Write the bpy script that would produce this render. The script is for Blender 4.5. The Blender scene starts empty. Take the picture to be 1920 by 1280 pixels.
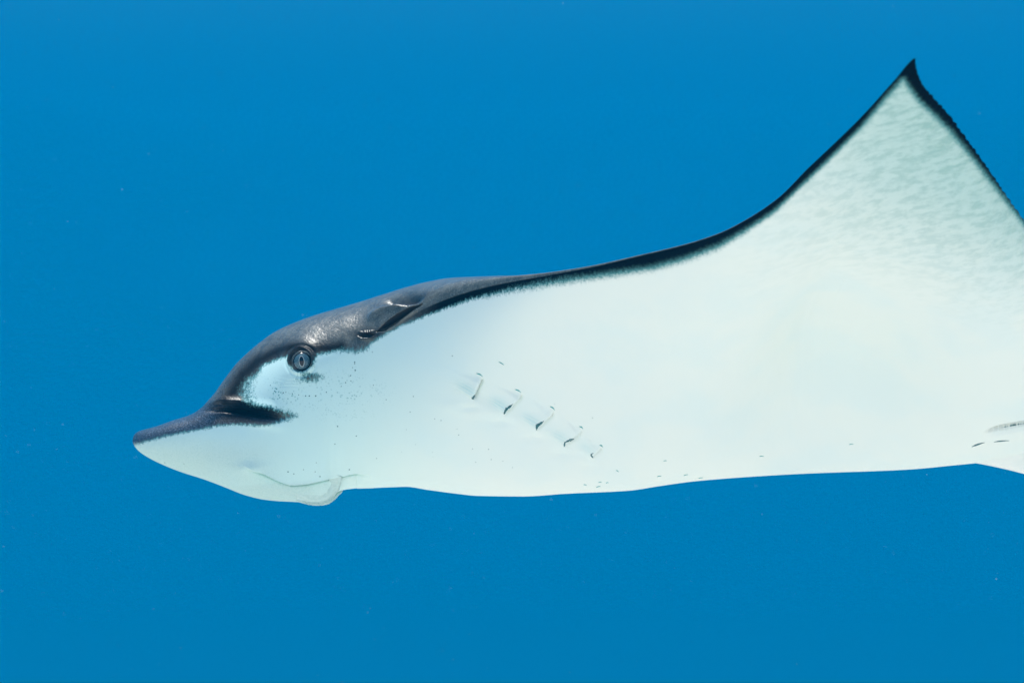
import bpy, bmesh, math, random
import numpy as np
from mathutils import Vector, Matrix
from mathutils.bvhtree import BVHTree

random.seed(7)
rng = np.random.default_rng(7)
sc = bpy.context.scene
COL = sc.collection

# ------------------------------------------------------------------ camera
D = 2.2                       # camera to the ray's mid plane, metres
F = 4400.0                    # focal length in photo pixels (1920 wide)
cam = bpy.data.cameras.new('camera')
cam.sensor_width = 36.0
cam.lens = F / 1920.0 * 36.0
cam.clip_start = 0.05
cam.clip_end = 2000.0
cam.dof.use_dof = True
cam.dof.focus_distance = 2.10
cam.dof.aperture_fstop = 11.0
cam_o = bpy.data.objects.new('camera', cam)
cam_o.location = (0, -D, 0)
cam_o.rotation_euler = (math.radians(90), 0, 0)
COL.objects.link(cam_o)
sc.camera = cam_o

# ------------------------------------------------------------------ sky, sun, exposure
SUN_EL, SUN_AZ = math.radians(67), math.radians(325)   # azimuth: 0 = +Y (away from camera), clockwise
world = bpy.data.worlds.new('World')
sc.world = world
world.use_nodes = True
wn = world.node_tree
bg = wn.nodes['Background']
sky = wn.nodes.new('ShaderNodeTexSky')
sky.sky_type = 'NISHITA'
sky.sun_disc = False
sky.sun_elevation = SUN_EL
sky.sun_rotation = SUN_AZ
wn.links.new(sky.outputs[0], bg.inputs[0])
bg.inputs[1].default_value = 0.10
sun = bpy.data.lights.new('sun', 'SUN')
sun.energy = 5.0
sun.angle = math.radians(0.5)
sun.color = (1.0, 0.955, 0.88)
sun_o = bpy.data.objects.new('sun', sun)
sd = Vector((math.sin(SUN_AZ) * math.cos(SUN_EL), math.cos(SUN_AZ) * math.cos(SUN_EL), math.sin(SUN_EL)))
sun_o.rotation_euler = (-sd).to_track_quat('-Z', 'Y').to_euler()
sun_o.location = sd * 20
COL.objects.link(sun_o)
sc.view_settings.view_transform = 'Standard'
sc.view_settings.look = 'None'
sc.view_settings.gamma = 1.0
sc.view_settings.use_curve_mapping = False
sc.view_settings.exposure = 1.13
sc.render.engine = 'CYCLES'
sc.cycles.use_denoising = True
sc.cycles.volume_bounces = 1
sc.cycles.max_bounces = 8

# ------------------------------------------------------------------ helpers
def new_mat(name):
    m = bpy.data.materials.new(name)
    m.use_nodes = True
    nt = m.node_tree
    return m, nt, nt.nodes['Principled BSDF']

def N(nt, kind, **kw):
    n = nt.nodes.new(kind)
    for k, v in kw.items():
        setattr(n, k, v)
    return n

def link_mesh(name, verts, faces, mat, parent=None, smooth=True):
    me = bpy.data.meshes.new(name)
    me.from_pydata([tuple(v) for v in verts], [], [tuple(f) for f in faces])
    if smooth:
        me.polygons.foreach_set('use_smooth', [True] * len(me.polygons))
    me.materials.append(mat)
    o = bpy.data.objects.new(name, me)
    COL.objects.link(o)
    o.parent = parent
    return o

def pchip(xk, yk):
    xk = np.asarray(xk, float); yk = np.asarray(yk, float)
    h = np.diff(xk); d = np.diff(yk) / h
    m = np.zeros_like(yk)
    m[0], m[-1] = d[0], d[-1]
    for i in range(1, len(xk) - 1):
        if d[i - 1] * d[i] > 0:
            w1 = 2 * h[i] + h[i - 1]; w2 = h[i] + 2 * h[i - 1]
            m[i] = (w1 + w2) / (w1 / d[i - 1] + w2 / d[i])
    def f(x):
        x = np.clip(np.asarray(x, float), xk[0], xk[-1])
        i = np.clip(np.searchsorted(xk, x) - 1, 0, len(h) - 1)
        t = (x - xk[i]) / h[i]
        return ((1 + 2 * t) * (1 - t) ** 2 * yk[i] + t * (1 - t) ** 2 * h[i] * m[i]
                + t * t * (3 - 2 * t) * yk[i + 1] + t * t * (t - 1) * h[i] * m[i + 1])
    return f

def smooth01(a, b, x):
    t = np.clip((x - a) / (b - a), 0, 1)
    return t * t * (3 - 2 * t)

# ------------------------------------------------------------------ the water, and an unseen sand bed added to bounce light
wm = bpy.data.materials.new('sea_water')
wm.use_nodes = True
nt = wm.node_tree
nt.nodes.remove(nt.nodes['Principled BSDF'])
pv = N(nt, 'ShaderNodeVolumePrincipled')
pv.inputs['Color'].default_value = (0.0, 0.260, 0.555, 1)
pv.inputs['Absorption Color'].default_value = (0, 0, 0, 1)
pv.inputs['Density'].default_value = 0.025
pv.inputs['Anisotropy'].default_value = 0.0
nt.links.new(pv.outputs[0], nt.nodes['Material Output'].inputs['Volume'])
X, Y0, Y1, Z0, Z1 = 260, -260, 300, -32, 29
bv = [(x, y, z) for x in (-X, X) for y in (Y0, Y1) for z in (Z0, Z1)]
bf = [(0, 1, 3, 2), (4, 6, 7, 5), (0, 4, 5, 1), (2, 3, 7, 6), (0, 2, 6, 4), (1, 5, 7, 3)]
water = link_mesh('water', bv, bf, wm, smooth=False)
water['kind'] = 'structure'
water['label'] = 'clear deep blue open sea water all around the ray'
water['category'] = 'water'

sm, nt, b = new_mat('bounce_sand')
tc = N(nt, 'ShaderNodeTexCoord')
n1 = N(nt, 'ShaderNodeTexNoise'); n1.inputs['Scale'].default_value = 1.3; n1.inputs['Detail'].default_value = 8
cr = N(nt, 'ShaderNodeValToRGB')
cr.color_ramp.elements[0].color = (0.62, 0.58, 0.50, 1); cr.color_ramp.elements[1].color = (0.80, 0.77, 0.70, 1)
n2 = N(nt, 'ShaderNodeTexNoise'); n2.inputs['Scale'].default_value = 60; n2.inputs['Detail'].default_value = 6
bp = N(nt, 'ShaderNodeBump'); bp.inputs['Strength'].default_value = 0.4; bp.inputs['Distance'].default_value = 0.02
nt.links.new(tc.outputs['Object'], n1.inputs['Vector']); nt.links.new(tc.outputs['Object'], n2.inputs['Vector'])
nt.links.new(n1.outputs[0], cr.inputs[0]); nt.links.new(cr.outputs[0], b.inputs['Base Color'])
nt.links.new(n2.outputs[0], bp.inputs['Height']); nt.links.new(bp.outputs[0], b.inputs['Normal'])
b.inputs['Roughness'].default_value = 0.95
SEA_Z = -1.6
gx = np.linspace(-60, 60, 241)
gy = np.concatenate([np.linspace(-60, -6, 60), np.linspace(-5.8, 5.5, 120), np.linspace(6, 60, 60)])
GX, GY = np.meshgrid(gx, gy, indexing='ij')
GZ = SEA_Z + 0.03 * np.sin(GY * 14 + 1.3 * np.sin(GX * 1.7)) * (np.abs(GX) < 8) + 0.06 * np.sin(GX * 0.6 + 1) * np.sin(GY * 0.5)
GZ = GZ - 28 * smooth01(5, 62, GY) - 28 * smooth01(30, 62, np.abs(GX)) * 0.5
GZ = GZ + 5.0 * smooth01(-2.6, -14, GY)  # bank raised behind the camera to bounce light onto the near side
GZ = np.maximum(GZ, -30.5)
nx, ny = GX.shape
sv = np.stack([GX.ravel(), GY.ravel(), GZ.ravel()], 1)
sf = [(i * ny + j, (i + 1) * ny + j, (i + 1) * ny + j + 1, i * ny + j + 1) for i in range(nx - 1) for j in range(ny - 1)]
bed = link_mesh('bounce_seabed', sv, sf, sm)
bed['kind'] = 'structure'
bed['label'] = 'unseen pale sand bed added to bounce light onto the ray'
bed['category'] = 'bounce_seabed'

# ------------------------------------------------------------------ the eagle ray: local frame, x to the tail, z up, mid plane y = 0
RHO = math.radians(8)         # the ray banks a little, showing its belly to the camera
c8, s8 = math.cos(RHO), math.sin(RHO)
CL = np.array([0, -D * c8, -D * s8])          # the camera seen from the ray's own frame

def unproject(px, py, y):
    px = np.asarray(px, float); py = np.asarray(py, float); y = np.asarray(y, float)
    dx = (px - 960) / F; dz = -(py - 640) / F
    dyl = c8 - dz * s8; dzl = s8 + dz * c8
    t = (y - CL[1]) / dyl
    return dx * t, CL[2] + dzl * t            # local x, local z

def project(P):
    y = P[..., 1] * c8 + P[..., 2] * s8 + D
    z = -P[..., 1] * s8 + P[..., 2] * c8
    return 960 + F * P[..., 0] / y, 640 - F * z / y

# profiles read off the photograph (pixels), each with the distance y from the mid plane
TOP = [(248.4, 825), (249.5, 820), (253, 814), (259, 809.5), (266, 807), (294.7, 800), (327.5, 789), (362.5, 778), (380, 767), (397.5, 750.6),
       (424, 712), (445.6, 683), (463.5, 665), (488.7, 643.7), (517.4, 624), (553.4, 607.8), (589, 595), (661, 574.7), (733, 554), (769, 543.8),
       (804.9, 534.5), (848, 526), (873, 524), (955, 521), (1050, 528), (1200, 552), (1400, 600), (1600, 660), (1800, 730), (1950, 775), (2100, 800)]
BOT = [(248.4, 826), (250, 831), (257.5, 842.5), (275, 855.6), (305.6, 871), (338.5, 884), (382, 898), (426, 914.7), (458.8, 928), (491.6, 937),
       (524.4, 941), (579, 943.5), (604, 943), (616, 938), (628, 927.5), (640, 921.5), (658, 918.5), (700, 914), (760, 911), (800, 917), (850, 924), (900, 929),
       (980, 930), (1060, 925), (1180, 919), (1240, 910), (1300, 902), (1500, 888), (1700, 880), (1815, 869), (1900, 860), (2000, 850), (2100, 845)]
EDGE = [(248.4, 825.5, 0), (249.6, 825.5, .006), (253, 826, .012), (262, 826, .021), (280, 824, .031), (300, 821, .039), (350, 811, .051), (400, 803, .058),
        (450, 795, .064), (500, 768, .073), (540, 734, .081), (567, 712, .0865), (600, 693, .091), (640, 671, .096), (675, 654, .100), (705, 635, .105),
        (751, 603, .117), (805, 574, .134), (850, 556, .150), (900, 541, .169), (955, 529, .191), (1030, 516, .222), (1105, 502, .253), (1200, 480, .292), (1286, 459, .330),
        (1349, 438, .359), (1405, 409, .387), (1460, 371, .418), (1515, 316, .452), (1570, 264, .491), (1617.5, 217, .530), (1677, 151, .583), (1716, 109, .625)]
TRAIL = [(1716, 110, .6235), (1717, 124, .612), (1727, 154, .592), (1751, 185, .568), (1778, 215, .542), (1807.5, 255, .512), (1834, 291, .486), (1867, 338, .454), (1891, 374, .431),
         (1920, 415, .404), (1960, 490, .355), (2000, 570, .30), (2040, 650, .235), (2070, 720, .165), (2090, 770, .10), (2098, 800, .05), (2102, 815, .03)]

a = np.array(TOP);  tx, tz = unproject(a[:, 0], a[:, 1], 0 * a[:, 0]);  fT = pchip(tx, tz)
a = np.array(BOT);  bx_, bz = unproject(a[:, 0], a[:, 1], 0 * a[:, 0]); fB = pchip(bx_, bz)
e = np.array(EDGE); ex, ez = unproject(e[:, 0], e[:, 1], -e[:, 2])
t_ = np.array(TRAIL); rx, rz = unproject(t_[:, 0], t_[:, 1], -t_[:, 2])
ox = np.concatenate([ex, rx]); ow = np.concatenate([e[:, 2], t_[:, 2]]); oz = np.concatenate([ez, rz])
keep = [0]
for i in range(1, len(ox)):
    if ox[i] > ox[keep[-1]] + 2e-4:
        keep.append(i)
ox, ow, oz = ox[keep], ow[keep], oz[keep]
fW, fE = pchip(ox, ow), pchip(ox, oz)
XS, XE, XTIP = max(tx[0], ox[0]), ox[-1], ex[-1]

# stations along the body: dense at the head
seg = [(XS, XS + .012, 36), (XS + .012, -.085, 520), (-.085, XTIP - .01, 330), (XTIP - .01, XTIP + .01, 40), (XTIP + .01, XE, 300)]
xs = np.concatenate([np.linspace(p, q, n, endpoint=False) for p, q, n in seg] + [[XE]])
xs[:36] = XS + .012 * np.linspace(0, 1, 36, endpoint=False) ** 2 + 1e-6
NS = len(xs)
HALF = 420
s = np.linspace(0, 1, HALF)
th = s * math.pi
eta = np.sin(th); co = np.abs(np.cos(th)); sgn = np.where(s < .5, 1.0, -1.0)
T = fT(xs); B = fB(xs); W = fW(xs); E = fE(xs)
# thin trailing edge scallops (ends of the fin rays)
sc_on = smooth01(XTIP + .004, XTIP + .02, xs)
SCAL = sc_on * .0030 * np.abs(np.sin((xs - XTIP) * 2 * math.pi / .0092 + .8 * np.sin(xs * 170) + .5 * np.sin(xs * 411))) * (1 + .5 * np.sin(xs * 913) * np.sin(xs * 377))
Cm = (T + B) / 2; Hm = np.maximum((T - B) / 2, 1e-5)
wing = smooth01(-.125, .045, xs)              # 0 = head section, 1 = wing section
lead = 1 - smooth01(XTIP - .16, XTIP + .02, xs)
g_head = 1 - co[None, :]
p_exp = 1.35
g_wing = (0.25 * eta[None, :] + 0.75 * eta[None, :] ** 1.7)
G = g_head * (1 - wing[:, None]) + g_wing * wing[:, None]
edge_h = (.0024 + .0095 * lead) / Hm          # half thickness of the wing's rounded edge, relative
bump = np.exp(-(np.abs(W[:, None] * eta[None, :]) / .135) ** 2)
p_wing = (1 - edge_h[:, None]) * bump * co[None, :] ** .6 + edge_h[:, None] * co[None, :] ** .85
Pth = co[None, :] * (1 - wing[:, None]) + p_wing * wing[:, None]
sel = e[:, 2] >= .09
le_y, le_x, le_z = e[sel, 2], ex[sel], ez[sel]
te_y, te_x, te_z = t_[::-1, 2], rx[::-1], rz[::-1]
def lin_ext(yk, vk):
    f = pchip(yk, vk); sl = (vk[2] - vk[0]) / (yk[2] - yk[0])
    return lambda y: np.where(y < yk[0], vk[0] + (y - yk[0]) * sl, f(y))
f_lx, f_lz, f_tx, f_tz = lin_ext(le_y, le_x), lin_ext(le_y, le_z), lin_ext(te_y, te_x), lin_ext(te_y, te_z)
def ruled(x, y):
    y = np.minimum(y, .6225)
    xa, xb = f_lx(y), f_tx(y)
    q_ = np.clip((x - xa) / np.maximum(xb - xa, 1e-3), -.3, 1.3)
    return f_lz(y) + q_ * (f_tz(y) - f_lz(y))
Yd = W[:, None] * eta[None, :]
S0 = ruled(xs[:, None], Yd)
S00 = ruled(xs[:, None], 0 * Yd)
fall = (1 - eta[None, :] ** 2) * np.exp(-(Yd / .24) ** 2)
wingZ = S0 + (Cm[:, None] - S00) * fall + (E[:, None] - S0) * smooth01(.0, .35, .35 - W)[:, None] * eta[None, :] ** 4
g2 = .20 * eta[None, :] ** 1.2 + .80 * eta[None, :] ** 2.0
near_z = E[:, None] * g2 + Cm[:, None] * (1 - g2)
wt = smooth01(.34, .56, W)[:, None]
wingZ = near_z * (1 - wt) + wingZ * wt
CZ = (E[:, None] * g_head + Cm[:, None] * (1 - g_head)) * (1 - wing[:, None]) + wingZ * wing[:, None]
L = np.zeros((NS, HALF, 3))
L[..., 0] = xs[:, None]
L[..., 1] = -W[:, None] * eta[None, :] - (SCAL[:, None] - .0012 * sc_on[:, None]) * eta[None, :] ** 16
L[..., 2] = CZ + sgn[None, :] * Hm[:, None] * Pth
# the back never rises above the line from its ridge to the wing's edge
cap = T[:, None] * (1 - eta[None, :]) + (E[:, None] + edge_h[:, None] * Hm[:, None]) * eta[None, :]
low = CZ + .35 * edge_h[:, None] * Hm[:, None] * co[None, :]
over = np.maximum(np.minimum(L[..., 2], cap), low)
L[..., 2] = np.where((s < .5)[None, :], L[..., 2] * (1 - wing[:, None]) + over * wing[:, None], L[..., 2])

def normals(P):
    du = np.gradient(P, axis=0); dv = np.gradient(P, axis=1)
    n = np.cross(dv, du)
    ln = np.linalg.norm(n, axis=-1, keepdims=True)
    n = n / np.maximum(ln, 1e-12)
    return n
Nn = normals(L)
# outward: away from the section's centre
cen = np.stack([xs, 0 * xs, Cm], 1)[:, None, :]
mid = Nn[NS // 3, HALF // 2]
if mid[1] > 0:
    Nn = -Nn
PX, PY = project(L)

def seg_dist(px, py, poly, closed=False):
    pts = list(poly) + ([poly[0]] if closed else [])
    best = np.full(px.shape, 1e9); tpar = np.zeros(px.shape); acc = 0.0
    lens = [math.hypot(pts[i + 1][0] - pts[i][0], pts[i + 1][1] - pts[i][1]) for i in range(len(pts) - 1)]
    tot = sum(lens)
    side = np.zeros(px.shape)
    for i in range(len(pts) - 1):
        x0, y0 = pts[i][:2]; x1, y1 = pts[i + 1][:2]
        vx, vy = x1 - x0, y1 - y0
        q = np.clip(((px - x0) * vx + (py - y0) * vy) / (vx * vx + vy * vy + 1e-9), 0, 1)
        d = np.hypot(px - x0 - q * vx, py - y0 - q * vy)
        m = d < best
        best = np.where(m, d, best); tpar = np.where(m, (acc + q * lens[i]) / tot, tpar)
        side = np.where(m, np.sign(vx * (py - y0) - vy * (px - x0)), side)
        acc += lens[i]
    return best, tpar, side

def inside(px, py, poly):
    r = np.zeros(px.shape, bool)
    n = len(poly)
    for i in range(n):
        x0, y0 = poly[i]; x1, y1 = poly[(i + 1) % n]
        if y0 == y1:
            continue
        cnd = ((y0 > py) != (y1 > py)) & (px < (x1 - x0) * (py - y0) / (y1 - y0) + x0)
        r ^= cnd
    return r

def gauss(d, w):
    return np.exp(-(d / w) ** 2)

def taper(t, a=.15):
    return smooth01(0, a, t) * (1 - smooth01(1 - a, 1, t))

head = (xs < .06)[:, None] & (Nn[..., 1] < .25)
ventral = (s > .5)[None, :] & np.ones((NS, 1), bool)
disp = np.zeros((NS, HALF))

# groove between the bill and the brow
groove = [(374, 773), (392, 769), (420, 765), (455, 768), (490, 776), (520, 783), (550, 781)]
d, t, sd_ = seg_dist(PX, PY, groove)
tp = taper(t, .3) * head
disp += tp * (-.0052 * gauss(d, 4.5) + .0022 * gauss(d - 14, 10))
d, t, sd_ = seg_dist(PX, PY, [(385, 764), (410, 758), (450, 759), (500, 771), (530, 778)])
disp += taper(t, .3) * head * (-.0022 * gauss(d, 2.6) + .0010 * gauss(d - 5, 4))
d, t, sd_ = seg_dist(PX, PY, [(400, 770), (440, 773), (480, 780), (512, 787)])
disp += taper(t, .3) * head * (-.0012 * gauss(d, 2.2))

# mouth fold: the cheek laps over the jaw
mouth = [(455, 868), (478, 880), (500, 890), (522, 901), (545, 909), (575, 907), (605, 900), (640, 892), (668, 887), (700, 890)]
d, t, sd_ = seg_dist(PX, PY, mouth)
tp = smooth01(.0, .22, t) * (1 - smooth01(.82, 1, t)) * head
below = sd_ > 0
fold_y = tp * (np.where(below, -.0095 * np.exp(-d / 24.0) * smooth01(0, 5, d) - .0040 * gauss(d - 3.5, 3.2), .0026 * np.exp(-d / 12.0)))
disp += .6 * tp * np.where(below, -.0075 * np.exp(-d / 26.0) * smooth01(0, 2.5, d), +.0022 * np.exp(-d / 12.0))
# bright soft hump before the mouth corner
disp += .0030 * head * np.exp(-((PX - 468) / 26) ** 2 - ((PY - 876) / 10) ** 2)

# eye bulge, ring and socket
ed = np.hypot(PX - 567, (PY - 678) * 1.02)
disp += head * (.0055 * np.exp(-(ed / 42) ** 2) - .0060 * smooth01(21, 15, ed) + .0005 * gauss(ed - 23.5, 3.0) - .0009 * gauss(ed - 29, 2.6))
for k, (y0, amp) in enumerate([(710, .00009), (715, .00013), (720, .00010), (726, .00007)]):
    line = [(500 - 6 * k, y0 - 4 - 2 * k), (530, y0 + 1), (570, y0 + 2), (600, y0 - 4), (622, y0 - 12)]
    d, t, sd_ = seg_dist(PX, PY, line)
    disp += taper(t, .35) * head * amp * (gauss(d, 1.8) - gauss(d - 3.2, 1.8))

# spiracle: a slit behind the eye with a raised flap before it
slit = [(706, 621), (718, 609), (732, 598.5), (752, 585.5), (772, 574), (791, 570), (777, 580), (761, 592), (740, 608), (722, 619)]
inn = inside(PX, PY, slit)
d, t, sd_ = seg_dist(PX, PY, slit, True)
sgnd = np.where(inn, -d, d)
disp += head * (-.0130 * smooth01(2.0, -3.5, sgnd))
d, t, sd_ = seg_dist(PX, PY, [(684, 602), (700, 593), (720, 583), (745, 574), (768, 570)])
disp += head * taper(t, .3) * (.0035 * gauss(d, 6) + .0015 * gauss(d, 14))
d, t, sd_ = seg_dist(PX, PY, [(712, 574), (735, 566), (765, 559), (788, 560), (796, 566)])
disp += head * taper(t, .3) * (-.0060 * gauss(d, 9))
d, t, sd_ = seg_dist(PX, PY, [(668, 626), (680, 630), (692, 630), (706, 625)])
disp += head * taper(t, .3) * (-.0022 * gauss(d, 2.4) + .0010 * gauss(d - 5, 3))
for k in range(5):
    xk = 684 + 4.2 * k
    d, t, sd_ = seg_dist(PX, PY, [(xk, 620), (xk + 2.5, 630)])
    disp += head * .0006 * gauss(d, 1.4)
d, t, sd_ = seg_dist(PX, PY, [(716, 626), (735, 611), (760, 594), (792, 574)])
disp += head * taper(t, .25) * (.0012 * gauss(d, 3))

# gill pouches and slits
fanp = np.zeros((NS, HALF))
GILLS = [[(905, 706), (902, 716), (896, 728), (891, 740), (886, 748)],
         [(977, 736), (976, 746), (965, 757), (953, 768), (945, 776)],
         [(1039, 769), (1034, 779), (1022, 790), (1011, 799), (1006, 806)],
         [(1093, 804), (1088, 812), (1076, 822), (1063, 830), (1058, 837)],
         [(1129, 838), (1125, 845), (1118, 850), (1112, 855), (1110, 859)]]
for gi, gl in enumerate(GILLS):
    k = [1, .9, .8, .7, .5][gi]
    d, t, sd_ = seg_dist(PX, PY, gl)
    left = sd_ > 0
    gx0, gy0 = gl[-1]
    disp += ventral * k * smooth01(0, .3, t) * (1 - smooth01(.88, 1, t)) * np.where(left, .0042 * np.exp(-d / 18), -.0020 * np.exp(-d / 9))
    disp += ventral * k * -.0030 * gauss(d, 2.6) * taper(t, .25)
    fan = np.exp(-((PX - gx0 + 18) / 24) ** 2 - ((PY - gy0 + 22) / 15) ** 2)
    fanp = np.maximum(fanp, k * np.exp(-((PX - gx0 + 9) / 17) ** 2 - ((PY - gy0 + 20 - .35 * (PX - gx0 + 9)) / 10) ** 2) * (.55 + .45 * np.sin((PY - .45 * (PX - gx0)) * 1.1)) * np.where(left, 1, .0))
    disp += ventral * k * fan * .0004 * np.sin((PY + .35 * (PX - gx0)) * 1.25)
    disp += ventral * k * -.0018 * np.exp(-((PX - gx0 + 4) / 20) ** 2 - ((PY - gy0 - 16) / 7) ** 2)
# long soft folds on cheek and throat
d, t, sd_ = seg_dist(PX, PY, [(790, 748), (850, 762), (900, 766), (950, 775), (1020, 806), (1080, 842)])
disp += ventral * taper(t, .3) * .0016 * gauss(d, 14)
d, t, sd_ = seg_dist(PX, PY, [(700, 905), (760, 900), (840, 906)])
disp += ventral * taper(t, .3) * .0008 * gauss(d, 8)

# the wing: fin rays and soft wrinkles near the tip and hind edge
wmask = smooth01(.05, .30, xs)[:, None] * smooth01(.30, .62, eta)[None, :] * ventral
hind = [(p[0], p[1]) for p in TRAIL[:12]]
dh, tt, sdh = seg_dist(PX, PY, hind)
disp += ventral * (xs > .15)[:, None] * .00040 * np.exp(-dh / 45) * np.sin(tt * 330 + .02 * dh)
# pelvic crease
d, t, sd_ = seg_dist(PX, PY, [(1838, 812), (1880, 802), (1930, 793), (1980, 790)])
disp += ventral * smooth01(0, .3, t) * (-.0050 * gauss(d, 4) + .006 * np.where(sd_ > 0, np.exp(-d / 20), 0))

disp *= smooth01(XS, XS + .02, xs)[:, None]
th_loc = 2 * Hm[:, None] * Pth
disp = np.where((xs > .02)[:, None], np.clip(disp, -.3 * th_loc, .6 * th_loc + .0004), disp)
L2 = L + Nn * disp[..., None]
L2[..., 1] -= fold_y * smooth01(.05, .3, eta)[None, :]
mid_fade = smooth01(0, .012, eta)[None, :]
L2[..., 1] = np.where(eta[None, :] < 1e-6, 0, L2[..., 1] * mid_fade + L[..., 1] * (1 - mid_fade))
L2[..., 1] = np.minimum(L2[..., 1], 0)

# ---- pigment, tones and painted shade, as values on the skin: dark back, white belly
PX2, PY2 = PX, PY
DARK = [(200, 700), (200, 842), (251.6, 834), (276.7, 827), (302, 820), (338, 812.6), (384.5, 803.6), (409.6, 798), (445.6, 796), (481.5, 798), (510, 796), (535, 788),
        (556, 779), (535, 770), (503, 762), (480, 757), (468, 750), (462, 735), (467, 716), (484, 701), (492, 687), (514, 678), (542.6, 672.5), (551, 690),
        (571, 702), (589, 688), (596.5, 669), (618, 661.7), (643, 657), (668, 660), (686, 655), (697, 643), (715, 632), (751, 612), (805, 590), (830, 580),
        (880, 563), (955, 546), (1030, 533), (1130, 519), (1224, 505), (1286, 488), (1349, 464), (1395, 437), (1452, 399), (1499, 354), (1558, 298), (1617, 239),
        (1664, 184), (1693, 152), (1720, 190), (1755, 223), (1782, 250), (1820, 296), (1859, 346), (1895, 391), (1924, 429), (1965, 510), (2010, 600), (2060, 710), (2110, 830),
        (2300, 830), (2300, -300), (200, -300)]
d, t, sd_ = seg_dist(PX, PY, DARK, True)
sgnd = np.where(inside(PX, PY, DARK), d, -d)
soft = 7 + 26 * np.exp(-((PX - 468) / 38) ** 2 - ((PY - 732) / 26) ** 2) + 9 * np.exp(-((PX - 545) / 30) ** 2 - ((PY - 778) / 14) ** 2) \
    + 5 * np.exp(-((PX - 660) / 40) ** 2) + 5 * smooth01(1600, 1700, PX) + 13 * smooth01(820, 1050, PX) * (1 - .6 * smooth01(1300, 1500, PX))
dark = .5 + .5 * np.clip(sgnd / soft, -1.6, 1.6)
dors = ((s < .5)[None, :] & (xs > -.105)[:, None])
dark = np.where(dors, np.maximum(dark, 1.3), dark)
hidden_top = (s < .25)[None, :] & (xs < -.1)[:, None] & (PY < 700)
dark = np.where(hidden_top, 1.3, dark)
# half-dark shadow patch painted under and behind the eye
dark = np.maximum(dark, .70 * np.exp(-((PX - 584) / 30) ** 2 - ((PY - 708 + .10 * (PX - 584)) / 12) ** 2) * (s > .1))
dark = np.where(head & (ed < 27), np.maximum(dark, (1.15 - .55 * smooth01(676, 694, PY)) * smooth01(27, 20, ed)), dark)
ink_shade = smooth01(-.115, -.06, xs)[:, None] * np.where(dors, smooth01(.80, .99, eta)[None, :] * smooth01(.12, .26, xs)[:, None], 1.0)
ink_shade = np.maximum(ink_shade, head * np.exp(-(((PX - 470) / 78) ** 2 + ((PY - 768) / 26) ** 2) ** 2))  # dark bill groove, widened to paint out its lip's highlight
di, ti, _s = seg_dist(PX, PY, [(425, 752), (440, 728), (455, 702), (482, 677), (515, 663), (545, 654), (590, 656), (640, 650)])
ink_shade = np.maximum(ink_shade, head * .92 * np.exp(-(di / (20 - 8 * ti)) ** 2))  # shade on the steep brow painted into the colour
ink_shade = np.maximum(ink_shade, head * .7 * smooth01(50, 22, ed))  # painted shade around the eye
ink_shade = np.maximum(ink_shade, head * .95 * np.exp(-((PX - 760) / 40) ** 2 - ((PY - 564 + .25 * (PX - 760)) / 11) ** 2))  # painted shade in the hollow above the spiracle flap
ink_shade = np.maximum(ink_shade, head * .95 * np.exp(-((PX - 690) / 28) ** 2 - ((PY - 627) / 11) ** 2))  # crease before the spiracle blackened to take out its glints
navy = head * smooth01(740, 772, PY) * (1 - smooth01(470, 540, PX))
stip = head * np.exp(-((PX - 500) / 70) ** 2 - ((PY - 735 - .12 * (PX - 500)) / 22) ** 2)
stip = np.maximum(stip, head * .55 * np.exp(-((PX - 640) / 70) ** 2 - ((PY - 740) / 40) ** 2))
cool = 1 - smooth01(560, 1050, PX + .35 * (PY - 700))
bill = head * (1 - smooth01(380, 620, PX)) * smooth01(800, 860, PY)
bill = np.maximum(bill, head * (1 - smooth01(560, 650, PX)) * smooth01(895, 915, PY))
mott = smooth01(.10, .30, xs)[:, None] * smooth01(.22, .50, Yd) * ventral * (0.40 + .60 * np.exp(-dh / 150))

# ---- the closed skin: left half, then its mirror image
V = np.concatenate([L2, L2[:, ::-1][:, 1:-1] * np.array([1, -1, 1])], axis=1)   # ring of 2*HALF-2
R = V.shape[1]
mir = lambda A: np.concatenate([A, A[:, ::-1][:, 1:-1]], axis=1)
verts = V.reshape(-1, 3)
i = np.arange(NS - 1)[:, None]; j = np.arange(R)[None, :]
j2 = (j + 1) % R
quads = np.stack([i * R + j, i * R + j2, (i + 1) * R + j2, (i + 1) * R + j], -1).reshape(-1, 4)
c0, c1 = len(verts), len(verts) + 1
verts = np.concatenate([verts, [[XS - .0003, 0, (T[0] + B[0]) / 2], [XE + .001, 0, (T[-1] + B[-1]) / 2]]])
jj = np.arange(R)
tri0 = np.stack([np.full(R, c0), (jj + 1) % R, jj], -1)
tri1 = np.stack([np.full(R, c1), (NS - 1) * R + jj, (NS - 1) * R + (jj + 1) % R], -1)
me = bpy.data.meshes.new('eagle_ray')
me.vertices.add(len(verts)); me.vertices.foreach_set('co', verts.ravel())
nl = quads.size + tri0.size + tri1.size
me.loops.add(nl)
me.loops.foreach_set('vertex_index', np.concatenate([quads.ravel(), tri0.ravel(), tri1.ravel()]).astype(np.int32))
npoly = len(quads) + len(tri0) + len(tri1)
me.polygons.add(npoly)
ls = np.concatenate([np.arange(len(quads)) * 4, quads.size + np.arange(2 * R) * 3]).astype(np.int32)
me.polygons.foreach_set('loop_start', ls)
me.polygons.foreach_set('use_smooth', np.ones(npoly, bool))
me.update(calc_edges=True); me.validate()
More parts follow.
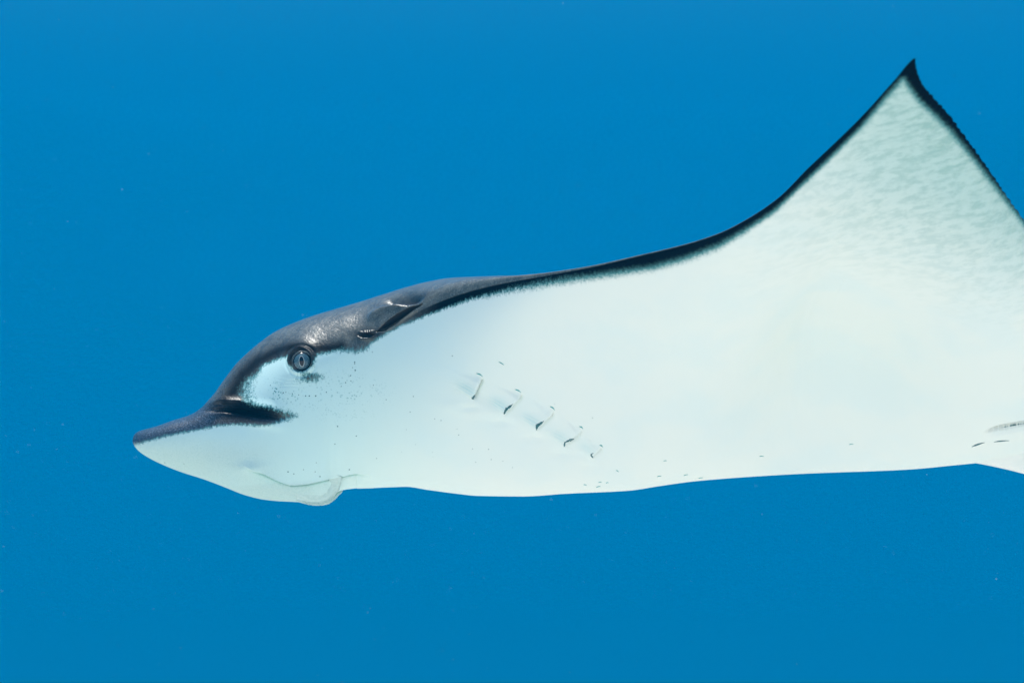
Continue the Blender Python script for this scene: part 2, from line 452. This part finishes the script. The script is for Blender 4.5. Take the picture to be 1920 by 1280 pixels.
for nm, A in (('dark', dark), ('stipple', stip), ('cool', cool * np.ones_like(PX)), ('bill', bill), ('mottle', mott), ('ink_shade', ink_shade), ('fan', fanp * ventral), ('hair', (1 - .70 * smooth01(-.08, .10, xs))[:, None] * np.ones_like(PX)), ('navy', navy * np.ones_like(PX))):
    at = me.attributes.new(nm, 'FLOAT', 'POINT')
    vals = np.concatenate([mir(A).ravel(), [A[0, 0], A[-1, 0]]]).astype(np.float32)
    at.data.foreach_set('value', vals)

# ---- skin material
skin, nt, b = new_mat('ray_skin')
def attr(n):
    k = N(nt, 'ShaderNodeAttribute'); k.attribute_name = n; return k.outputs['Fac']
def math_(op, a, b_=None, clamp=False):
    k = N(nt, 'ShaderNodeMath', operation=op); k.use_clamp = clamp
    for i_, v in enumerate((a, b_)):
        if v is None: continue
        if isinstance(v, (int, float)): k.inputs[i_].default_value = v
        else: nt.links.new(v, k.inputs[i_])
    return k.outputs[0]
def mix(f, a, b_):
    k = N(nt, 'ShaderNodeMix', data_type='RGBA')
    if isinstance(f, (int, float)): k.inputs[0].default_value = f
    else: nt.links.new(f, k.inputs[0])
    for i_, v in ((6, a), (7, b_)):
        if isinstance(v, tuple): k.inputs[i_].default_value = (*v, 1)
        else: nt.links.new(v, k.inputs[i_])
    return k.outputs[2]
tc = N(nt, 'ShaderNodeTexCoord'); oc = tc.outputs['Object']
def noise(scale, detail=4, rough=.55, vec=None):
    k = N(nt, 'ShaderNodeTexNoise'); k.inputs['Scale'].default_value = scale
    k.inputs['Detail'].default_value = detail; k.inputs['Roughness'].default_value = rough
    nt.links.new(vec or oc, k.inputs['Vector']); return k.outputs[0]
def ramp(v, lo, hi):
    k = N(nt, 'ShaderNodeMapRange'); k.interpolation_type = 'SMOOTHSTEP'
    nt.links.new(v, k.inputs[0]); k.inputs[1].default_value = lo; k.inputs[2].default_value = hi
    return k.outputs[0]
mp = N(nt, 'ShaderNodeMapping'); mp.inputs['Scale'].default_value = (1, .35, .28); mp.inputs['Rotation'].default_value = (0, .5, 0)
nt.links.new(oc, mp.inputs[0])
streak = noise(620, 3, .6, mp.outputs[0])
fine = noise(700, 2, .7)
mid_n = noise(110, 5, .6)
big = noise(14, 4, .5)
dk = math_('ADD', attr('dark'), math_('MULTIPLY', math_('MULTIPLY', math_('SUBTRACT', streak, .5), .50), attr('hair')))
dk = math_('ADD', dk, math_('MULTIPLY', math_('MULTIPLY', math_('SUBTRACT', fine, .5), .55), attr('hair')))
dk = math_('ADD', dk, math_('MULTIPLY', math_('MULTIPLY', math_('SUBTRACT', noise(330, 4, .7), .5), .85), attr('hair')))
dk = ramp(dk, .15, .95)
# stipple dots
vo = N(nt, 'ShaderNodeTexVoronoi'); vo.inputs['Scale'].default_value = 400; nt.links.new(oc, vo.inputs['Vector'])
dots = math_('SUBTRACT', 1.0, ramp(vo.outputs['Distance'], .20, .42))
rnd = ramp(noise(95, 2), .42, .58)
dots = math_('MULTIPLY', math_('MULTIPLY', dots, attr('stipple')), rnd)
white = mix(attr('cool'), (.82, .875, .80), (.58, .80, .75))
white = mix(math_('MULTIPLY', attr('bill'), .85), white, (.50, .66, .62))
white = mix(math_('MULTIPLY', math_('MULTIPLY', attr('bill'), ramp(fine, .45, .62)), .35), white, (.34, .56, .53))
white = mix(math_('MULTIPLY', ramp(big, .40, .66), .16), white, (.55, .80, .84))
mp2 = N(nt, 'ShaderNodeMapping'); mp2.vector_type = 'TEXTURE'; mp2.inputs['Rotation'].default_value = (0, 0, -.70); mp2.inputs['Scale'].default_value = (1.9, 1, 1)
nt.links.new(oc, mp2.inputs[0])
wingn = noise(125, 8, .70, mp2.outputs[0])
white = mix(math_('MULTIPLY', ramp(attr('mottle'), 0.0, .8), .92), white, (.46, .65, .61))  # outer wing underside toned darker overall
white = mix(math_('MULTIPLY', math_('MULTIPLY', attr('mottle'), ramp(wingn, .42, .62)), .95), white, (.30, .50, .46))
white = mix(math_('MULTIPLY', attr('fan'), .8), white, (.40, .68, .68))
white = mix(math_('MULTIPLY', dots, .85), white, (.06, .33, .31))
edge = mix(ramp(dk, 0, .6), white, (.10, .30, .30))
back = mix(ramp(mid_n, .35, .68), (.046, .058, .052), (.106, .114, .094))
back = mix(math_('MULTIPLY', ramp(fine, .50, .66), .42), back, (.21, .235, .21))  # pale skin flecks, also standing in for tiny glints
back = mix(math_('MULTIPLY', attr('navy'), .85), back, (.014, .028, .048))
back = mix(math_('MULTIPLY', math_('MULTIPLY', attr('navy'), ramp(fine, .50, .66)), .55), back, (.16, .22, .30))
back = mix(attr('ink_shade'), back, (.003, .004, .006))
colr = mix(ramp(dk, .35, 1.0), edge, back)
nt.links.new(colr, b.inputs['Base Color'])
rg = N(nt, 'ShaderNodeMapRange'); nt.links.new(dk, rg.inputs[0]); rg.inputs[3].default_value = .62; rg.inputs[4].default_value = .27
nt.links.new(rg.outputs[0], b.inputs['Roughness'])
nt.links.new(math_('ADD', 0.0, math_('MULTIPLY', math_('MULTIPLY', dk, math_('SUBTRACT', 1.0, attr('ink_shade'))), .62)), b.inputs['Specular IOR Level'])
hgt = math_('ADD', math_('MULTIPLY', fine, .5), math_('MULTIPLY', mid_n, 1.0))
bp = N(nt, 'ShaderNodeBump'); bp.inputs['Distance'].default_value = .0011
nt.links.new(math_('ADD', .12, math_('MULTIPLY', dk, .38)), bp.inputs['Strength'])
hgt = math_('ADD', hgt, math_('MULTIPLY', math_('MULTIPLY', attr('mottle'), wingn), 2.2))
nt.links.new(hgt, bp.inputs['Height']); nt.links.new(bp.outputs[0], b.inputs['Normal'])
me.materials.append(skin)

ray = bpy.data.objects.new('eagle_ray', me)
ray.rotation_euler = (-RHO, 0, 0)
COL.objects.link(ray)
ray['label'] = 'eagle ray with dark back and white belly swimming with its wing raised'
ray['category'] = 'ray'

# ------------------------------------------------------------------ parts of the ray
bpy.context.view_layer.update()
bvh = BVHTree.FromObject(ray, bpy.context.evaluated_depsgraph_get())
CAML = Vector(CL)
def hit(px, py):
    x1, z1 = unproject(px, py, -.1)
    dvec = (Vector((float(x1), -.1, float(z1))) - CAML).normalized()
    loc, nor, _, _ = bvh.ray_cast(CAML, dvec)
    if loc is None:
        loc, nor, _, _ = bvh.find_nearest(CAML + dvec * 2.15)
    if nor.dot(dvec) > 0: nor = -nor
    return loc, nor

def plain(name, col, rough=.5, nscale=None, col2=None, spec=.4):
    m, nt_, b_ = new_mat(name)
    if nscale:
        tcx = nt_.nodes.new('ShaderNodeTexCoord'); nz = nt_.nodes.new('ShaderNodeTexNoise'); nz.inputs['Scale'].default_value = nscale
        nz.inputs['Detail'].default_value = 5
        rp = nt_.nodes.new('ShaderNodeValToRGB'); rp.color_ramp.elements[0].position = .35; rp.color_ramp.elements[1].position = .68
        rp.color_ramp.elements[0].color = (*col, 1); rp.color_ramp.elements[1].color = (*col2, 1)
        nt_.links.new(tcx.outputs['Object'], nz.inputs['Vector']); nt_.links.new(nz.outputs[0], rp.inputs[0]); nt_.links.new(rp.outputs[0], b_.inputs['Base Color'])
    else:
        b_.inputs['Base Color'].default_value = (*col, 1)
    b_.inputs['Roughness'].default_value = rough
    b_.inputs['Specular IOR Level'].default_value = spec
    return m
M_ball = plain('eyeball_black', (.006, .010, .014), .15, spec=.5)
M_iris = plain('iris_blue_grey', (.020, .060, .082), .22, 1200, (.10, .20, .225), spec=.5)
M_rim = plain('pupil_rim_pale', (.34, .42, .42), .3)
M_pupil = plain('pupil_black', (.002, .002, .003), .12, spec=.5)
M_lid = plain('eyelid_skin', (.020, .032, .034), .42, 700, (.10, .14, .13))
M_dark = plain('gill_tissue', (.015, .075, .08), .6, 800, (.05, .20, .20))
M_hole = plain('spiracle_tissue_shade', (.004, .005, .006), .7)  # near black: dark tissue plus the hole's painted shade
M_flap = plain('nasal_skin', (.44, .61, .57), .6, 300, (.54, .70, .66))
M_pore = plain('pore_dark_teal', (.02, .15, .15), .6)

def both_sides(name, verts, faces, mat, parent=ray, mirror_parent=None):
    """a part on the left side and its mirror image on the right"""
    o1 = link_mesh(name, verts, faces, mat, parent)
    mv = [(v[0], -v[1], v[2]) for v in verts]
    o2 = link_mesh(name, mv, [tuple(reversed(f)) for f in faces], mat, mirror_parent or parent)
    return o1, o2

# eye
loc, nor = hit(567, 678)
side_n = nor
loc_ring = [hit(567 + 22 * math.cos(a_), 678 + 22 * math.sin(a_))[0] for a_ in np.linspace(0, 2 * math.pi, 16, endpoint=False)]
rc = sum(loc_ring, Vector()) / 16
ax = (CAML - rc).normalized() * .75 + Vector((-.15, -.55, .05)); ax.normalize()
upv = Vector((0, 0, 1)); e1 = upv.cross(ax).normalized(); e2 = ax.cross(e1).normalized()   # e1 sideways, e2 up
RE = .0108
ec = rc - ax * (RE - .0046)
def on_sphere(rad, dx, dy):
    h = math.sqrt(max(RE * RE - dx * dx - dy * dy, 0)) * rad / RE
    return ec + e1 * dx + e2 * dy + ax * h
def disc(rx_, ry_, lift, rot=0, rings=8, n=48):
    vs = [on_sphere(RE + lift, 0, 0)]; fs = []
    for k in range(1, rings + 1):
        for m_ in range(n):
            a_ = 2 * math.pi * m_ / n
            x_, y_ = rx_ * k / rings * math.cos(a_), ry_ * k / rings * math.sin(a_)
            vs.append(on_sphere(RE + lift, x_ * math.cos(rot) - y_ * math.sin(rot), x_ * math.sin(rot) + y_ * math.cos(rot)))
    for m_ in range(n):
        fs.append((0, 1 + m_, 1 + (m_ + 1) % n))
    for k in range(rings - 1):
        for m_ in range(n):
            a0 = 1 + k * n + m_; a1 = 1 + k * n + (m_ + 1) % n
            fs.append((a0, a0 + n, a1 + n, a1))
    return vs, fs
# eyeball: lathe about the axis
vs, fs = [], []
nr, nn = 20, 40
for k in range(nr + 1):
    ph = math.pi * k / nr
    for m_ in range(nn):
        a_ = 2 * math.pi * m_ / nn
        vs.append(ec + ax * (RE * math.cos(ph)) + (e1 * math.cos(a_) + e2 * math.sin(a_)) * (RE * math.sin(ph)))
for k in range(nr):
    for m_ in range(nn):
        fs.append((k * nn + m_, (k + 1) * nn + m_, (k + 1) * nn + (m_ + 1) % nn, k * nn + (m_ + 1) % nn))
eyeL, eyeR = both_sides('eye', vs, fs, M_ball)
for nm, args, mt in (('iris', (.0071, .0071, .00012, 0), M_iris), ('pupil_rim', (.0026, .0051, .00026, .1), M_rim), ('pupil', (.0020, .0045, .00040, .1), M_pupil)):
    vs, fs = disc(*args)
    both_sides(nm, vs, fs, mt, eyeL, eyeR)
vs, fs = [], []
for m_ in range(64):
    a_ = 2 * math.pi * m_ / 64
    rr = .0090
    base = ec + (e1 * math.cos(a_) + e2 * math.sin(a_)) * rr + ax * math.sqrt(RE ** 2 - .0084 ** 2)
    rad = (e1 * math.cos(a_) + e2 * math.sin(a_))
    for k in range(10):
        b_ = 2 * math.pi * k / 10
        w_ = .00095 * (1 + .18 * math.sin(a_ * 7 + 1))
        vs.append(base + rad * (w_ * math.cos(b_)) + ax * (w_ * .9 * math.sin(b_) - .0006))
for m_ in range(64):
    for k in range(10):
        fs.append((m_ * 10 + k, ((m_ + 1) % 64) * 10 + k, ((m_ + 1) % 64) * 10 + (k + 1) % 10, m_ * 10 + (k + 1) % 10))
both_sides('eyelid', vs, fs, M_lid, eyeL, eyeR)

def ribbon(line, widths, lift, n=24, cross=4):
    """a lens-shaped strip lying on the skin along a pixel line"""
    pts = np.array(line, float)
    cl = np.concatenate([[0], np.cumsum(np.hypot(*np.diff(pts, axis=0).T))])
    fx, fy = pchip(cl, pts[:, 0]), pchip(cl, pts[:, 1])
    tt_ = np.linspace(0, cl[-1], n)
    xx, yy = fx(tt_), fy(tt_)
    tx_, ty_ = np.gradient(xx), np.gradient(yy); ln = np.hypot(tx_, ty_); tx_, ty_ = tx_ / ln, ty_ / ln
    ww = np.interp(tt_ / cl[-1], np.linspace(0, 1, len(widths)), widths)
    vs, fs = [], []
    for k in range(n):
        for m_ in range(cross + 1):
            o_ = (m_ / cross - .5) * max(ww[k], .15)
            p_, q_ = hit(xx[k] - ty_[k] * o_, yy[k] + tx_[k] * o_)
            lf = lift * (1 - (2 * m_ / cross - 1) ** 2 * .9)
            vs.append(p_ + q_ * lf)
    for k in range(n - 1):
        for m_ in range(cross):
            fs.append((k * (cross + 1) + m_, (k + 1) * (cross + 1) + m_, (k + 1) * (cross + 1) + m_ + 1, k * (cross + 1) + m_ + 1))
    return vs, fs

M_teal = plain('gill_fold_teal', (.03, .30, .29), .6, 700, (.10, .45, .42))
GSL = [[(890, 740), (888, 744), (885, 748)], [(962, 757), (956, 762), (949, 768), (945, 776)], [(1020, 789), (1013, 794), (1007, 799), (1006, 806)],
       [(1077, 822), (1066, 826), (1059, 830), (1058, 837)], [(1113, 849), (1108, 852), (1112, 858)]]
GWD = [[1, 3.5, 5, 6, 2], [.8, 3, 5, 8, 10, 7, 5, 2], [.8, 3, 6, 9, 9, 6, 5, 2.5], [1, 4.5, 6, 3, 3.5, 4.2, 2], [1, 2.2, 3, 3.4, 3.6, 1.4]]
for gl, gw in zip(GSL, GWD):
    gw = np.interp(np.linspace(0, 1, 22), np.linspace(0, 1, len(gw)), gw) * rng.uniform(.35, 1.1, 22)
    vs, fs = ribbon(gl, list(gw), .0003, 56)
    both_sides('gill_slit', vs, fs, M_dark)
for p0, p1 in (((893, 699.5), (905, 706)), ((965, 729.5), (977, 736)), ((1031, 761.5), (1040, 769)), ((1086, 799), (1093, 804)), ((1124, 834), (1130, 838))):
    vs, fs = ribbon([p0, ((p0[0] + p1[0]) / 2 + 1.2, (p0[1] + p1[1]) / 2 - .8), p1], [.6, 2.2, 2.6, 1.4, .4], .0004, 10, 2)
    both_sides('gill_fold', vs, fs, M_teal)
vs, fs = ribbon([(708, 620), (727, 607), (748, 593), (770, 579.5), (789, 571.5)], [1, 11, 12.5, 9, 1], .0003, 30, 6)
both_sides('spiracle', vs, fs, M_hole)

# nasal flap: ragged free edge behind the bill
free = [(556, 937), (575, 938.5), (594, 939.5), (609, 938), (619, 930), (628, 919), (635, 909), (638.5, 900), (641, 893)]
def curve(pts_):
    pts_ = np.array(pts_, float); c_ = np.concatenate([[0], np.cumsum(np.hypot(*np.diff(pts_, axis=0).T))]); c_ /= c_[-1]
    return pchip(c_, pts_[:, 0]), pchip(c_, pts_[:, 1])
fx, fy = curve(free)
NC, rows = 17, 6
uc = np.linspace(0, 1, NC)
ctrl = np.zeros((NC, rows, 3))
for k in range(NC):
    u = uc[k]
    px_, py_ = float(fx(u)), float(fy(u))
    tx1, ty1 = float(fx(min(1, u + .03)) - fx(max(0, u - .03))), float(fy(min(1, u + .03)) - fy(max(0, u - .03)))
    l_ = math.hypot(tx1, ty1); nx1, ny1 = ty1 / l_, -tx1 / l_          # to the inside (up and left)
    env = min(1, 4 * u + .15) * min(1, 5 * (1 - u) + .3)
    for r_, (off, lf) in enumerate(((18, -.0030), (11, .0002), (6, .0012), (3.5, .0017), (1.5, .0020))):
        P, nP = hit(px_ + nx1 * off, py_ + ny1 * off)
        ctrl[k, r_] = P + nP * lf * env
    ctrl[k, 5] = ctrl[k, 4] + np.array([.0020 * min(1, 2 * u), -.0002, -.0016 * (1 - u)]) * env
for _ in range(2):
    ctrl[1:-1] = .5 * ctrl[1:-1] + .25 * (ctrl[2:] + ctrl[:-2])
n = 150
fc = [[pchip(uc, ctrl[:, r_, ax_]) for ax_ in range(3)] for r_ in range(rows)]
vs, fs = [], []
for k in range(n):
    u = k / (n - 1)
    jag = random.uniform(-1, 1) * .0005
    for r_ in range(rows):
        v_ = Vector([float(f_(u)) for f_ in fc[r_]])
        if r_ == 5: v_ += Vector((jag * .8, 0, -abs(jag)))
        vs.append(v_)
m0 = len(vs)
for k in range(n):
    for r_ in range(rows):
        vs.append(vs[k * rows + r_] + Vector((-.0002, .0011, .0006)))
for k in range(n - 1):
    for r_ in range(rows - 1):
        f = (k * rows + r_, (k + 1) * rows + r_, (k + 1) * rows + r_ + 1, k * rows + r_ + 1)
        fs.append(f); fs.append(tuple(m0 + i_ for i_ in reversed(f)))
    a0, a1 = k * rows + rows - 1, (k + 1) * rows + rows - 1
    fs.append((a0, a1, m0 + a1, m0 + a0))
both_sides('nasal_flap', vs, fs, M_flap)

# sensory pores dotted over the cheek and throat
PORES = [(665, 679), (665, 682), (661, 689), (666, 694), (657, 704), (658, 714), (648, 717), (640, 724), (612, 735), (592, 742), (580, 742), (573, 742), (560, 740), (548, 738),
         (536, 735), (531, 736), (519, 729), (515, 733), (507, 722), (698, 660), (672, 661), (848, 667), (775, 743), (724, 749), (769, 772), (633, 799), (762, 805), (668, 817),
         (628, 832), (753, 847), (593, 867), (569, 880), (591, 884), (600, 893), (540, 884), (551, 888), (655, 880), (706, 859), (309, 867), (345, 869), (811, 847), (857, 804),
         (779, 833), (812, 856), (886, 841), (916, 842), (921, 861), (943, 864), (961, 876), (1111, 783), (1040, 757), (892, 866), (860, 815), (827, 788), (700, 722), (815, 785)]
vs, fs = [], []
for (px_, py_) in PORES:
    p_, q_ = hit(px_, py_)
    u1 = q_.orthogonal().normalized(); u2 = q_.cross(u1)
    r_ = random.uniform(.0005, .0009) * (1 if px_ < 700 else .7); b0 = len(vs)
    vs.append(p_ + q_ * .0004)
    for k in range(7):
        a_ = 2 * math.pi * k / 7
        vs.append(p_ + (u1 * math.cos(a_) + u2 * math.sin(a_)) * r_ - q_ * .0001)
    for k in range(7):
        fs.append((b0, b0 + 1 + k, b0 + 1 + (k + 1) % 7))
pl, pr_ = both_sides('skin_pores', vs, fs, M_pore)
pl['kind'] = 'stuff'; pr_['kind'] = 'stuff'
# small scratches on the belly
for p0, p1, w_ in (((935, 678), (945, 684), 2.0), ((1155, 881), (1160, 884), 1.6), ((1822, 837), (1846, 829), 3.4), ((1864, 828), (1892, 825.5), 2.6), ((1878, 801), (1935, 791), 2.8),
                   ((1094, 908), (1100, 909), 1.5), ((1118, 913), (1126, 911), 1.6), ((1232, 893), (1240, 892), 1.5), ((1424, 855), (1432, 855), 1.6), ((1592, 833), (1600, 832), 1.3),
                   ((1282, 891), (1290, 889), 1.3), ((1310, 896), (1318, 895), 1.3), ((1122, 904), (1128, 903), 1.3), ((1136, 905), (1141, 904), 1.2), ((1244, 864), (1250, 863), 1.2)):
    vs, fs = ribbon([p0, ((p0[0] + p1[0]) / 2, (p0[1] + p1[1]) / 2 - .4), p1], [.5, w_, w_ * .8, .4], .0004, 8, 2)
    both_sides('scratch', vs, fs, M_dark if p0[0] > 1800 else M_teal)

# pelvic fins: paddles beside the tail base
M_fin = plain('fin_skin', (.84, .865, .80), .6, 90, (.78, .84, .78))
def at_(px_, py_, y):
    x_, z_ = unproject(px_, py_, y)
    return Vector((float(x_), y, float(z_)))
vs, fs = [], []
nU, nV = 40, 24
x0 = float(unproject(1780, 866, -.02)[0])
for side_ in (1, -1):
    for iu in range(nU):
        u = iu / (nU - 1)
        xx = x0 + .17 * u
        w0 = .010 + .055 * math.sin(min(1, u * 1.15) * math.pi * .5) * (1 - max(0, u - .72) / .28 * .35)
        zc = float(fB(np.array(x0))) + .004 - .045 * u ** 1.6
        for iv in range(nV):
            v = iv / (nV - 1)
            yy = -.002 - w0 * 1.25 * v
            thick = .010 * math.sin(math.pi * v) ** .5 * (math.sin(math.pi * min(1, u * .94 + .03)) ** .5)
            zz = zc + .040 * v * v + .003 + side_ * thick * .5 - (0.0 if side_ > 0 else 0)
            vs.append(Vector((xx + .012 * math.sin(v * math.pi), yy, zz)))
for sd2 in range(2):
    b0 = sd2 * nU * nV
    for iu in range(nU - 1):
        for iv in range(nV - 1):
            f = (b0 + iu * nV + iv, b0 + (iu + 1) * nV + iv, b0 + (iu + 1) * nV + iv + 1, b0 + iu * nV + iv + 1)
            fs.append(f if sd2 else tuple(reversed(f)))
both_sides('pelvic_fin', vs, fs, M_fin)

# tail: long tapering whip, and the small dorsal fin at its base
M_tail = plain('tail_skin', (.03, .034, .036), .45, 60, (.07, .07, .066))
vs, fs = [], []
nU, nV = 120, 14
zt = float((fT(np.array(XE)) + fB(np.array(XE))) / 2)
for iu in range(nU):
    u = iu / (nU - 1)
    xx = XE - .06 + 1.5 * u
    rr = .019 * (1 - u) ** 1.3 + .0012
    yy = .05 * math.sin(u * 5) * u
    zz = zt - .02 * u + .06 * math.sin(u * 3.5) * u
    for iv in range(nV):
        a_ = 2 * math.pi * iv / nV
        vs.append((xx, yy + rr * math.cos(a_), zz + rr * .85 * math.sin(a_)))
for iu in range(nU - 1):
    for iv in range(nV):
        fs.append((iu * nV + iv, (iu + 1) * nV + iv, (iu + 1) * nV + (iv + 1) % nV, iu * nV + (iv + 1) % nV))
fs.append(tuple(range(nV))); fs.append(tuple((nU - 1) * nV + k for k in reversed(range(nV))))
link_mesh('tail', vs, fs, M_tail, ray)
prof = [(0, 0), (.012, .018), (.026, .032), (.040, .038), (.052, .036), (.056, .028), (.054, .014), (.058, 0)]
vs, fs = [], []
for sd2 in (-1, 1):
    for (u, v) in prof:
        vs.append((XE - .02 + u, sd2 * .0035 * (1 - v / .05), zt + .010 + v))
m_ = len(prof)
fs.append(tuple(range(m_))); fs.append(tuple(reversed(range(m_, 2 * m_))))
for k in range(m_):
    fs.append((k, k + m_, (k + 1) % m_ + m_, (k + 1) % m_))
link_mesh('dorsal_fin', vs, fs, M_tail, ray, smooth=False)

# ------------------------------------------------------------------ fine particles drifting in the water
M_sp = plain('drifting_specks', (.6, .72, .75), .8)
vs, fs = [], []
for k in range(3200):
    yy = random.uniform(.4, 7.0)
    half = (yy + D) * .24
    p_ = Vector((random.uniform(-half, half), yy, random.uniform(-half * .7, half * .7)))
    if p_.z < SEA_Z + .3: continue
    r_ = min(.0009, .00024 * math.exp(random.gauss(0, .55)) * (1 + .12 * yy))
    b0 = len(vs)
    ang = random.uniform(0, 6)
    for q_ in ((1, 0, -.5), (-.5, .87, -.5), (-.5, -.87, -.5), (0, 0, 1)):
        vs.append(p_ + Vector((q_[0] * math.cos(ang) - q_[2] * math.sin(ang), q_[1], q_[0] * math.sin(ang) + q_[2] * math.cos(ang))) * r_)
    fs += [(b0, b0 + 1, b0 + 2), (b0, b0 + 3, b0 + 1), (b0 + 1, b0 + 3, b0 + 2), (b0 + 2, b0 + 3, b0)]
sp = link_mesh('drifting_particles', vs, fs, M_sp, smooth=False)
sp['kind'] = 'stuff'
sp['label'] = 'tiny pale particles drifting in the blue water'
sp['category'] = 'particles'
